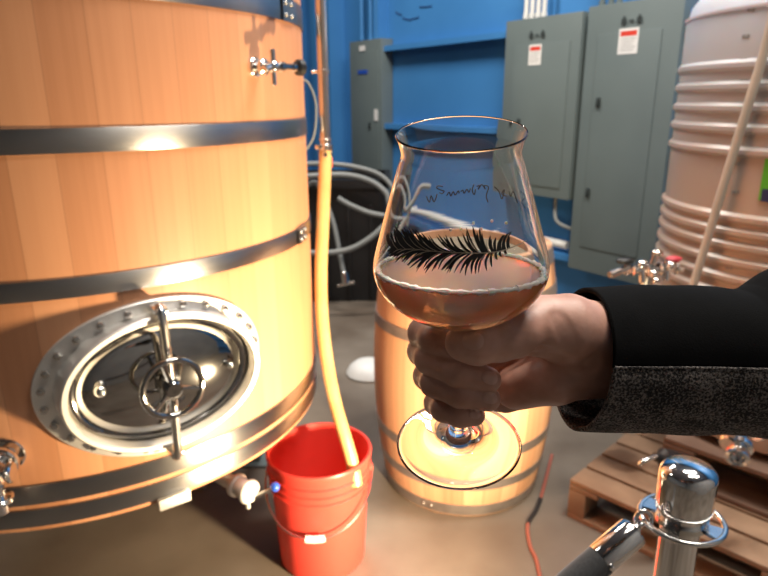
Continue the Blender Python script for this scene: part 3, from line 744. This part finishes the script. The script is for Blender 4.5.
# ---------------------------------------------------------------- chrome stanchion and rope
S0 = G(688, 478, .955); S0 = Vector((S0.x, S0.y, 0))
zt = .970
sn = thing('stanchion', 'chrome barrier post with domed cap and slotted collar in the right foreground', 'post', S0)
mS = Matrix.Translation(S0)
mb = MB(); mb.lathe([(0, .02), (.15, .02), (.155, .012), (.155, 0), (0, 0)], 48, mS); mb.lathe([(.15, .02), (.1, .03), (.04, .045), (.0225, .06)], 48, mS); mb.build('base', M['chrome'], sn)
mb = MB(); mb.lathe([(.0215, .04), (.0215, zt-.066), (0, zt-.066)], 48, mS); mb.build('post', M['chrome'], sn)
mb = MB(); mb.lathe([(0, zt-.070), (.0235, zt-.070), (.0240, zt-.067), (.0240, zt-.060), (.0290, zt-.057), (.0303, zt-.052), (.0303, zt-.012), (.0292, zt-.006), (.0250, zt-.001), (.016, zt+.003), (.007, zt+.0045), (0, zt+.005)], 64, mS)
mb.build('cap', M['chrome'], sn)
mb = MB()     # collar ring with spokes (open slots)
zc = zt-.068
def ann(r0, r1, z0, z1, a0=0, a1=2*math.pi, n=64):
    mb.lathe([(r0, z0), (r1, z0), (r1, z1), (r0, z1)], n, mS, a0, a1, close_prof=True)
ringpts = [S0+Vector((.0440*math.cos(2*math.pi*k/64), .0440*math.sin(2*math.pi*k/64), zc)) for k in range(65)]
mb.tube(ringpts, .0032, 10, False)
ann(.019, .028, zc-.003, zc+.003)
for k in range(4):
    a = R_(45+90*k); ann(.026, .0435, zc-.002, zc+.002, a-.28, a+.28, 8)
mb.build('collar', M['chrome2'], sn)
# rope end: hook, ferrule, velvet rope sagging off to the lower left
rp = thing('barrier_rope', 'black barrier rope with chrome end hooked on the post collar', 'rope', (S0.x-.05, S0.y, .87))
Dh = -(CM.inverted() @ (S0+Vector((-.047, 0, zc)))).z
hk0 = S0+Vector((-.0440, .0, zc))
e0 = Pc(637, 528, Dh-.004); e1 = Pc(598, 562, Dh-.012); e2 = Pc(545, 612, Dh-.03)
mb = MB(); mb.tube(spline([hk0+Vector((.004, -.010, -.006)), hk0+Vector((.008, -.003, .003)), hk0+Vector((.002, 0, .010)), hk0+Vector((-.006, 0, .007)), hk0+Vector((-.008, 0, -.004)), hk0*.45+e0*.55+Vector((.004, 0, .0)), e0], 6), .0027, 10)
mb.build('hook', M['chrome'], rp)
mb = MB(); mb.sphere(Pc(636, 529, Dh-.004), .006)
dd = (e1-e0).normalized()
mb.lathe([(0, 0), (.0155, 0), (.0175, .003), (.0175, .050), (.0165, .052), (0, .052)], 40, axis_m(e0+dd*.004, dd)); mb.build('end_cap', M['chrome'], rp)
mb = MB(); cyl(mb, e1-dd*.004+Vector((.006, -.016, .004)), e1-dd*.004+Vector((.006, -.0195, .004)), .0028, 12, .001); mb.build('set_screw', M['chrome'], rp)
mb = MB(); s0_ = e0+dd*.054; mb.tube(spline([s0_, e0+dd*.11, e0+dd*.20+Vector((0, 0, -.01)), e0+dd*.34+Vector((-.03, -.02, .0)), e0+dd*.5+Vector((-.10, -.05, .08))], 8), .0172, 20); mb.build('velvet_rope', M['rope'], rp)

# ---------------------------------------------------------------- the glass
ga = R_(29)
g0 = CM @ Vector(((458.5-384)/F*.40, -(444-288)/F*.40, -.40))
gax = (CM.to_3x3() @ Vector((-.052, math.cos(ga), math.sin(ga)))).normalized()
gx = (CM.to_3x3() @ Vector((1, 0, 0))); gx = (gx-gax*gx.dot(gax)).normalized(); gy = gax.cross(gx)
GM = Matrix((gx, gy, gax)).transposed().to_4x4(); GM.translation = g0
outer_b = [(0.0045, .090), (.0055, .0945), (.010, .0975), (.018, .1005), (.027, .1045), (.0355, .110), (.0425, .117), (.0463, .124), (.0472, .130), (.0462, .1365), (.0435, .146), (.0400, .158), (.0355, .173), (.0318, .185), (.0300, .1905), (.0299, .1935), (.0310, .1985), (.0322, .2015)]
def smooth_prof(p, n=4):
    return [(v.x, v.y) for v in [Vector((q.x, q.y)) for q in spline([Vector((a, b_, 0)) for a, b_ in p], n)]]
ob = smooth_prof(outer_b, 4)
TH = .0009
def inset(p, d):
    out = []
    for i, (r, z) in enumerate(p):
        a = p[max(i-1, 0)]; c = p[min(i+1, len(p)-1)]
        tx, tz = c[0]-a[0], c[1]-a[1]; L = math.hypot(tx, tz); out.append((r-tz/L*d, z+tx/L*d))
    return out
ib = inset(ob, TH)
ib = [q for q in ib if q[1] > .0985 and q[0] > .008]
ib = [(0, .0982), (.004, .0983)] + ib
foot = [(0, .0012), (.02, .0010), (.034, .0002), (.0375, 0), (.0393, .0006), (.0397, .0015), (.0390, .0024), (.034, .0032), (.022, .0050), (.012, .0078), (.0072, .0125), (.0050, .020), (.0042, .035), (.0040, .060), (.0042, .080)]
fs = smooth_prof(foot, 3)
prof = fs + ob[0:] + [(ob[-1][0]-TH*.5, ob[-1][1]+.0006)] + ib[::-1]
mb = MB(); mb.lathe(prof, 128, GM)
glass = thing('beer_glass', 'stemmed beer glass with black feather print held up in the hand', 'glass', g0)
gb = mb.build('glass_body', M['glass'], glass, sharp=80)
# glass surface lookup
gz = np.array([q[1] for q in ob]); gr = np.array([q[0] for q in ob])
GI = GM.inverted()
def glass_hit(px, py, far=False, off=.00035):
    o = GI @ Vector((0, 0, H)); d = (GI.to_3x3() @ ray(px, py))
    ts = np.linspace(.24, .44, 1600)
    X = o.x+d.x*ts; Y = o.y+d.y*ts; Z = o.z+d.z*ts; r = np.hypot(X, Y)
    rr = np.interp(Z, gz, gr); ins = (r < rr) & (Z > .095) & (Z < .2015)
    k = np.where(ins)[0]
    if len(k) == 0: return None
    i = k[-1] if far else k[0]
    a = math.atan2(Y[i], X[i]); R0 = float(np.interp(Z[i], gz, gr))+off
    return GM @ Vector((R0*math.cos(a), R0*math.sin(a), Z[i]))
def zp(x, y, s=5.12, ox=380, oy=215): return (ox+x/s, oy+y/s)
# feather
rach = [(745, 128), (712, 146), (680, 160), (640, 175), (600, 185), (550, 190), (500, 192), (450, 191), (400, 190), (345, 187), (290, 184), (235, 178), (180, 172), (130, 172), (85, 172), (50, 165)]
rx = [p[0] for p in rach][::-1]; ry = [p[1] for p in rach][::-1]
def blade(mb, x0, dx, dy, wd, curl, off=.00035):
    y0 = float(np.interp(x0, rx, ry)); x1, y1 = x0+dx, y0+dy
    L = math.hypot(dx, dy); nx, ny = -dy/L, dx/L
    row = []
    for k in range(8):
        t = k/7; c = curl*math.sin(math.pi*t)*L
        cx, cy = x0+dx*t+nx*c, y0+dy*t+ny*c
        wv = wd*(.35+1.2*t-1.5*t*t) if t < 1 else .3
        wv = wd*max(.08, (1-t)**.6*(.45+.9*t))
        row.append(((cx-nx*wv, cy-ny*wv), (cx+nx*wv, cy+ny*wv)))
    vs = []
    for a, b_ in row:
        pa, pb2 = glass_hit(*zp(*a), off=off), glass_hit(*zp(*b_), off=off)
        if pa is None or pb2 is None: return
        vs.append((mb.bm.verts.new(pa), mb.bm.verts.new(pb2)))
    for p, q in zip(vs[:-1], vs[1:]): mb._f([p[0], p[1], q[1], q[0]])
rf = random.Random(3)
mb = MB()
ux = [60, 100, 150, 200, 250, 300, 350, 420, 470, 500, 545, 580, 610, 650, 680]
udx = [-30, -45, -75, -110, -120, -125, -120, -95, -70, -55, -40, -10, 30, 15, 0]
udy = [-72, -78, -95, -104, -105, -98, -85, -82, -90, -110, -118, -62, -85, -75, -30]
lx = [60, 110, 180, 250, 300, 350, 400, 450, 500, 530, 560, 590, 630]
ldx = [-20, -60, -120, -160, -150, -140, -125, -105, -80, -50, -15, 10, 8]
ldy = [15, 28, 38, 55, 78, 95, 98, 104, 104, 100, 95, 48, 25]
x = 66
while x < 668:
    j = rf.uniform(.82, 1.06); blade(mb, x, float(np.interp(x, ux, udx))*j+rf.uniform(-6, 6), float(np.interp(x, ux, udy))*j*1.13, rf.uniform(8, 13), rf.uniform(-.18, -.04))
    x += rf.choice([6, 8, 13]) if x < 360 else rf.choice([8, 10, 22])
x = 70
while x < 640:
    j = rf.uniform(.8, 1.06); blade(mb, x, float(np.interp(x, lx, ldx))*j+rf.uniform(-6, 6), float(np.interp(x, lx, ldy))*j*1.1, rf.uniform(8, 13), rf.uniform(.04, .2))
    x += rf.choice([7, 9, 15]) if x < 420 else rf.choice([9, 12, 22])
fp = mb.build('feather_print', M['ink'], glass, recalc=False)
mb = MB(); vs = []
for i, (x, y) in enumerate(rach[:-2]):
    wv = 2.2+1.2*(i > 1)-.15*i
    vs.append([mb.bm.verts.new(glass_hit(*zp(x, y+s_*wv), off=.0006)) for s_ in (-1, 1)])
for p, q in zip(vs[:-1], vs[1:]): mb._f([p[0], p[1], q[1], q[0]])
mb.build('feather_shaft', M['tanink'], fp, recalc=False)
mb = MB()      # pale gaps between the barbs
for x in (95, 135, 185, 230, 262, 300, 345, 395, 455, 505, 560):
    blade(mb, x, float(np.interp(x, ux, udx))*.7, float(np.interp(x, ux, udy))*.72, rf.uniform(2.2, 3.6), -.1, .0006)
for x in (120, 165, 215, 270, 330, 385, 430, 480, 540, 585):
    blade(mb, x, float(np.interp(x, lx, ldx))*.72, float(np.interp(x, lx, ldy))*.72, rf.uniform(2.2, 3.8), .1, .0006)
mb.build('pale_barbs', M['tanink'], fp, recalc=False)
# faint script printed on the far side, seen in reverse
mb = MB()
S = [[(95, 155), (112, 188), (122, 150), (140, 186), (158, 140)], [(192, 96), (165, 92), (155, 104), (180, 116), (200, 124), (188, 138), (172, 132)],
     [(215, 150), (230, 130), (240, 152), (254, 126), (266, 146), (284, 122), (290, 136)], [(300, 126), (312, 118), (320, 136), (336, 112), (348, 130), (358, 106)],
     [(378, 84), (368, 118), (380, 144), (388, 112)], [(395, 96), (412, 90), (404, 112), (425, 84), (446, 112), (440, 90), (466, 100), (452, 150), (462, 188)],
     [(500, 96), (528, 124), (546, 168), (562, 112), (546, 140), (574, 152)], [(590, 120), (600, 152), (616, 124), (640, 190)], [(662, 118), (690, 150), (668, 184), (690, 222)]]
for st_ in S:
    pp = spline([Vector((a, b_, 0)) for a, b_ in st_], 5)
    P3 = [glass_hit(*zp(q.x, q.y, 5.9, 410, 170), far=True, off=.0002) for q in pp]
    P3 = [q for q in P3 if q is not None]
    if len(P3) > 1: mb.tube(P3, .00036, 5)
mb.build('script_print', M['ink'], glass)

# beer, its surface level although the glass leans
LZ = Pc(460, 268.5, .339).z
bi = [(q[0], q[1]) for q in inset(ob, TH*.9) if q[1] > .0985 and q[0] > .008]
bi = [(0, .0983), (.004, .0984)]+bi
t = bmesh.new(); tm = MB(); tm.bm.free(); tm.bm = t
tm.lathe(bi[:-3], 128, GM)
ret = bmesh.ops.bisect_plane(t, geom=list(t.verts)+list(t.edges)+list(t.faces), plane_co=(0, 0, LZ), plane_no=(0, 0, 1), clear_outer=True)
edges = [g_ for g_ in ret['geom_cut'] if isinstance(g_, bmesh.types.BMEdge)]
lv_ = list({v for e_ in edges for v in e_.verts}); cc = sum((v.co for v in lv_), Vector())/len(lv_)
lv_.sort(key=lambda v: math.atan2(v.co.y-cc.y, v.co.x-cc.x)); rim = [v.co.copy() for v in lv_]
bmesh.ops.edgeloop_fill(t, edges=edges)
beer = tm.build('beer', M['beer'], world=Matrix.Translation(g0+gax*.1), sharp=50)
tag(beer, 'hazy amber beer filling the lower bowl of the held glass', 'beer')
mb = MB(); rl = []
step = rim[::1]
nrm = len(step)
rr_ = []
for i in range(nrm+1):
    p = step[i % nrm]; rr_.append(cc+(p-cc)*.975+Vector((0, 0, .0004)))
rads = [.00140+.00035*math.sin(i*1.7)+.0002*math.sin(i*.63+1) for i in range(nrm+1)]; rads[-1] = rads[0]
mb.tube(rr_, rads, 8, False)
for i in range(170):
    k = rf.randrange(nrm); p = cc+(step[k]-cc)*rf.uniform(.93, .985); mb.sphere(p+Vector((0, 0, .0003)), rf.uniform(.0004, .0010), n=4)
mb.build('foam_ring', M['foam'], beer)
mb = MB()  # pale beads in foam material stand in for bulb glints on the glass
for (x, y) in ((450, 229), (461, 228), (474, 222), (493, 220), (508, 222), (482, 228)):
    p = glass_hit(x, y, far=True, off=-.0014)
    if p: mb.sphere(p, .0010, (1, 1, 1), None, 6)
mb.build('bulb_glints', M['foam'], beer)

# ---------------------------------------------------------------- the hand
def cp3(px, py, D): return np.array([(px-384)/F*D, -(py-288)/F*D, -D])
def cone(p, a, b_, ra, rb):
    ab = b_-a; L2 = ab.dot(ab); h = np.clip(((p-a) @ ab)/L2, 0, 1)
    return np.linalg.norm(p-a-h[:, None]*ab, axis=1)-(ra+(rb-ra)*h)
def smin(a, b_, k):
    h = np.clip(.5+.5*(b_-a)/k, 0, 1); return b_*(1-h)+a*h-k*h*(1-h)
def chain(p, pts, rads, k=.002):
    d = None
    for i in range(len(pts)-1):
        c = cone(p, pts[i], pts[i+1], rads[i], rads[i+1]); d = c if d is None else smin(d, c, k)
    return d
wr = cp3(606, 350, .392)
def hand_sdf(p):
    # metacarpal fan: back of the hand lies away from the camera
    mc = {'i': (cp3(505, 332, .400), .0135), 'm': (cp3(500, 350, .409), .014), 'r': (cp3(502, 372, .413), .013), 'p': (cp3(505, 394, .410), .012)}
    palm = None
    for k_, (q, r_) in mc.items():
        c = cone(p, wr+np.array([0, {'i': .008, 'm': .003, 'r': -.004, 'p': -.010}[k_], 0]), q, .018, r_)
        palm = c if palm is None else smin(palm, c, .010)
    # thenar mass and thumb base
    palm = smin(palm, chain(p, [cp3(600, 338, .375), cp3(566, 329, .362), cp3(540, 326, .357)], [.020, .0205, .0165]), .010)
    # hypothenar
    palm = smin(palm, chain(p, [cp3(600, 366, .385), cp3(555, 378, .380), cp3(515, 388, .388)], [.016, .0165, .013]), .008)
    # forearm
    palm = smin(palm, chain(p, [cp3(585, 345, .385), cp3(625, 348, .392), cp3(690, 352, .400)], [.024, .027, .031]), .012)
    thumb = chain(p, [cp3(545, 326, .357), cp3(520, 333, .345), cp3(500, 338, .340), cp3(476, 342, .336), cp3(463, 343, .3365)], [.0165, .0132, .0122, .0124, .0098], .003)
    thumb = smin(thumb, cone(p, cp3(512, 336, .345), cp3(497, 340, .343), .0105, .0112), .004)
    palm = smin(palm, thumb, .006)
    F_ = [
        ([cp3(505, 332, .402), cp3(452, 326, .398), cp3(424, 333, .374), cp3(434, 340, .357), cp3(462, 350, .352), cp3(478, 355, .352)], [.0135, .0105, .0095, .0088, .0084, .007]),
        ([cp3(500, 350, .410), cp3(448, 344, .405), cp3(423, 351, .380), cp3(430, 359, .361), cp3(458, 371, .352), cp3(488, 380, .352)], [.014, .0105, .0092, .0088, .0088, .0075]),
        ([cp3(502, 372, .413), cp3(452, 367, .410), cp3(428, 376, .386), cp3(435, 383, .366), cp3(460, 393, .357), cp3(488, 399, .356)], [.013, .0100, .0088, .0085, .0083, .0072]),
        ([cp3(505, 394, .410), cp3(458, 393, .410), cp3(437, 403, .390), cp3(444, 409, .374), cp3(460, 414, .366), cp3(474, 415, .366)], [.012, .0090, .0078, .0076, .0076, .0066]),
    ]
    fu = None
    for pts, rd in F_:
        c = chain(p, pts, rd, .003); fu = c if fu is None else smin(fu, c, .0012)
    d = smin(palm, fu, .0018)
    # creases at the wrist and at the base of the thumb
    for (a, b_, r_, dep) in ((cp3(535, 350, .343), cp3(572, 374, .352), .0024, .0026), (cp3(583, 318, .352), cp3(592, 372, .356), .0018, .0008), (cp3(560, 318, .338), cp3(575, 352, .340), .002, .0006)):
        c = cone(p, a, b_, .0, .0); d = d+dep*np.exp(-(np.maximum(c-.004, 0)/r_)**2)
    return d
h = .00085
lo_ = cp3(404, 440, .43); 
x0, x1 = -0.002+(400-384)/F*.36, (700-384)/F*.40; y0, y1 = -(440-288)/F*.41, -(280-288)/F*.35; z0, z1 = -.436, -.318
X = np.arange(x0, x1, h); Y = np.arange(y0, y1, h); Z = np.arange(z0, z1, h)
gxg, gyg, gzg = np.meshgrid(X, Y, Z, indexing='ij')
PP = np.stack([gxg.ravel(), gyg.ravel(), gzg.ravel()], 1)
vol = np.empty(len(PP)); CH = 400000
for i in range(0, len(PP), CH): vol[i:i+CH] = hand_sdf(PP[i:i+CH])
vol = vol.reshape(gxg.shape)
def surface_nets(v, X, Y, Z):
    ins = v < 0; nx, ny, nz = v.shape
    c = np.zeros((nx-1, ny-1, nz-1), int)
    for a in (0, 1):
        for b_ in (0, 1):
            for d in (0, 1): c += ins[a:nx-1+a, b_:ny-1+b_, d:nz-1+d]
    act = (c > 0) & (c < 8); idx = -np.ones(act.shape, int); I = np.argwhere(act); idx[act] = np.arange(len(I))
    acc = np.zeros((len(I), 3)); cnt = np.zeros(len(I))
    corners = [(a, b_, d) for a in (0, 1) for b_ in (0, 1) for d in (0, 1)]
    for i in range(8):
        for j in range(i+1, 8):
            A, B = corners[i], corners[j]
            if sum(abs(A[k]-B[k]) for k in range(3)) != 1: continue
            va_ = v[I[:, 0]+A[0], I[:, 1]+A[1], I[:, 2]+A[2]]; vb = v[I[:, 0]+B[0], I[:, 1]+B[1], I[:, 2]+B[2]]
            cr = (va_ < 0) != (vb < 0); t = np.where(cr, va_/(va_-vb+1e-20), 0)
            pt_ = np.array(A)[None]+t[:, None]*(np.array(B)-np.array(A))[None]
            acc += pt_*cr[:, None]; cnt += cr
    loc = I+acc/cnt[:, None]
    verts = np.stack([X[0]+loc[:, 0]*h, Y[0]+loc[:, 1]*h, Z[0]+loc[:, 2]*h], 1)
    faces = []
    for ax in range(3):
        o1, o2 = [(1, 2), (2, 0), (0, 1)][ax]
        sl = [slice(1, n-1) for n in v.shape]; sl[ax] = slice(0, v.shape[ax]-1)
        sl2 = list(sl); sl2[ax] = slice(1, v.shape[ax])
        a = ins[tuple(sl)]; b_ = ins[tuple(sl2)]
        E = np.argwhere(a != b_)
        flip = a[tuple(E.T)]
        base_ = E.copy()
        for k in range(3):
            if k != ax: base_[:, k] += 1
        def ix(d1, d2):
            q = base_.copy(); q[:, o1] += d1; q[:, o2] += d2; return idx[q[:, 0], q[:, 1], q[:, 2]]
        q = np.stack([ix(-1, -1), ix(0, -1), ix(0, 0), ix(-1, 0)], 1)
        q[~flip] = q[~flip][:, ::-1]
        faces.append(q)
    return verts, np.concatenate(faces)
V, Fc = surface_nets(vol, X, Y, Z)
ok = (Fc >= 0).all(1); Fc = Fc[ok]
CMn = np.array(CM)
Vw = V @ CMn[:3, :3].T + CMn[:3, 3]
org = Vector(Vw[np.argmax(V[:, 0])].tolist())
me = bpy.data.meshes.new('person')
me.from_pydata((Vw-np.array(org)).tolist(), [], Fc.tolist()); me.update()
me.shade_smooth(); me.materials.append(M['skin'])
person = link(bpy.data.objects.new('person', me), None, Matrix.Translation(org))
tag(person, 'person in black coat reaching in from the right, hand gripping the glass stem', 'person')
sm_ = person.modifiers.new('smooth', 'SMOOTH'); sm_.iterations = 2; sm_.factor = .5

# fingernails laid on the skin
def surf_from(px, py, D0):
    d = np.array([(px-384)/F, -(py-288)/F, -1.0]); t = D0-.03
    for _ in range(60):
        s = float(hand_sdf((d*t)[None])[0])
        if s < .0002: break
        t += s/1.2
    return d*t
def nail(cx, cy, rxp, ryp, ang, D0):
    n = 9; g_ = []
    ca, sa = math.cos(ang), math.sin(ang)
    cen = surf_from(cx, cy, D0); rows = []
    mb = MB()
    for i in range(n):
        row = []
        for j in range(n):
            u = -1+2*i/(n-1); v = -1+2*j/(n-1)
            # square to squircle
            uu = u*math.sqrt(1-.42*v*v); vv_ = v*math.sqrt(1-.42*u*u)
            px = cx+ca*uu*rxp-sa*vv_*ryp; py = cy+sa*uu*rxp+ca*vv_*ryp
            q = surf_from(px, py, D0); lift = .0005*(1-max(abs(u), abs(v))**4)+.0001
            q = q*(1-lift/np.linalg.norm(q))
            row.append(mb.bm.verts.new(CM @ Vector(q.tolist())))
        rows.append(row)
    for i in range(n-1):
        for j in range(n-1): mb._f([rows[i][j], rows[i+1][j], rows[i+1][j+1], rows[i][j+1]])
    return mb.build('fingernail', M['nail'], person, recalc=False)
nail(473, 341, 11, 9, R_(4), .34)
nail(490, 378, 8, 6.5, R_(20), .352)
nail(490, 398, 7.5, 6, R_(13), .356)
nail(475, 414, 6, 5, R_(6), .366)

# ---------------------------------------------------------------- the coat sleeve
def sl_ring(xc, yc, hy, hx, D, tilt, n=96, fold=0.0, shr=0.0, seed=0):
    """ring of the sleeve around (xc, yc) px at depth D; hy half height, hx half depth (m)"""
    out = []
    cx, cy = (xc-384)/F*D, -(yc-288)/F*D
    for i in range(n):
        a = 2*math.pi*i/n      # 0 = towards the camera, 90deg = up
        s = 1+fold*math.sin(3*a+seed)+fold*.6*math.sin(5*a-2*seed)
        dz = math.cos(a)*hx*s; dy = math.sin(a)*hy*s
        out.append((cx+tilt*dz+shr*dy, cy+dy, -D+dz))
    return out
#            x    y    hy     hx     D     tilt  shear fold
secs = [(580, 358, .0425, .044, .385, .10, .10, .006), (590, 358, .0430, .0445, .386, .10, .10, .008), (608, 358, .0435, .045, .387, .10, .07, .010),
        (635, 358, .0440, .0455, .388, .08, .03, .012), (660, 358, .0445, .046, .389, .05, 0, .010), (690, 358.5, .0448, .0465, .390, .05, 0, .012),
        (718, 359, .0445, .047, .391, 0, 0, .016), (738, 361, .0438, .047, .391, 0, 0, .020), (752, 360, .0462, .050, .392, 0, 0, .020),
        (775, 354, .0520, .055, .392, 0, 0, .012), (820, 346, .060, .062, .392, 0, 0, .008), (900, 340, .066, .068, .390, 0, 0, .006)]
def interp_secs(n=70):
    A = np.array(secs); s = np.linspace(0, len(A)-1, n); return [[float(np.interp(q, range(len(A)), A[:, k])) for k in range(A.shape[1])] for q in s]
def sleeve_part(a0, a1, name, mt, par, off=0.0, nn=60, start=0):
    mb = MB(); rows = []
    for si, q in enumerate(interp_secs()[start:]):
        x, y, hy, hx, D, tilt, shr, fold = q
        row = []
        for k in range(nn+1):
            a = a0+(a1-a0)*k/nn
            s = 1+fold*.6*math.sin(3*a+x*.045)+fold*.5*math.sin(5*a-x*.09)
            b_ = off
            dz = math.cos(a)*(hx*s+b_); dy = math.sin(a)*(hy*s+b_)
            cx, cy = (x-384)/F*D, -(y-288)/F*D
            row.append(CM @ Vector((cx+tilt*dz+shr*dy, cy+dy, -D+dz)))
        rows.append(row)
    mb.rings(rows, False, False, closed=False)
    o = mb.build(name, mt, par, recalc=False, sharp=180)
    md = o.modifiers.new('cloth thickness', 'SOLIDIFY'); md.thickness = .0028; md.offset = 0
    return o
up = sleeve_part(R_(-.5), R_(200), 'coat_sleeve', M['coat'], person)
tw = sleeve_part(R_(-160.5), R_(.3), 'tweed_sleeve_panel', M['tweed'], up, off=.0006)
mb = MB()
rows = []
for q in interp_secs()[0::1]:
    x, y, hy, hx, D, tilt, shr, fold = q; a = R_(0)
    s = 1+fold*.6*math.sin(3*a+x*.045)+fold*.5*math.sin(5*a-x*.09)
    dz = math.cos(a)*(hx*s+.0018); dy = math.sin(a)*(hy*s+.0018)
    rows.append(CM @ Vector(((x-384)/F*D+tilt*dz+shr*dy, -(y-288)/F*D+dy, -D+dz)))
mb.tube(rows, .0007, 6); mb.build('sleeve_seam', M['tweed'], up)
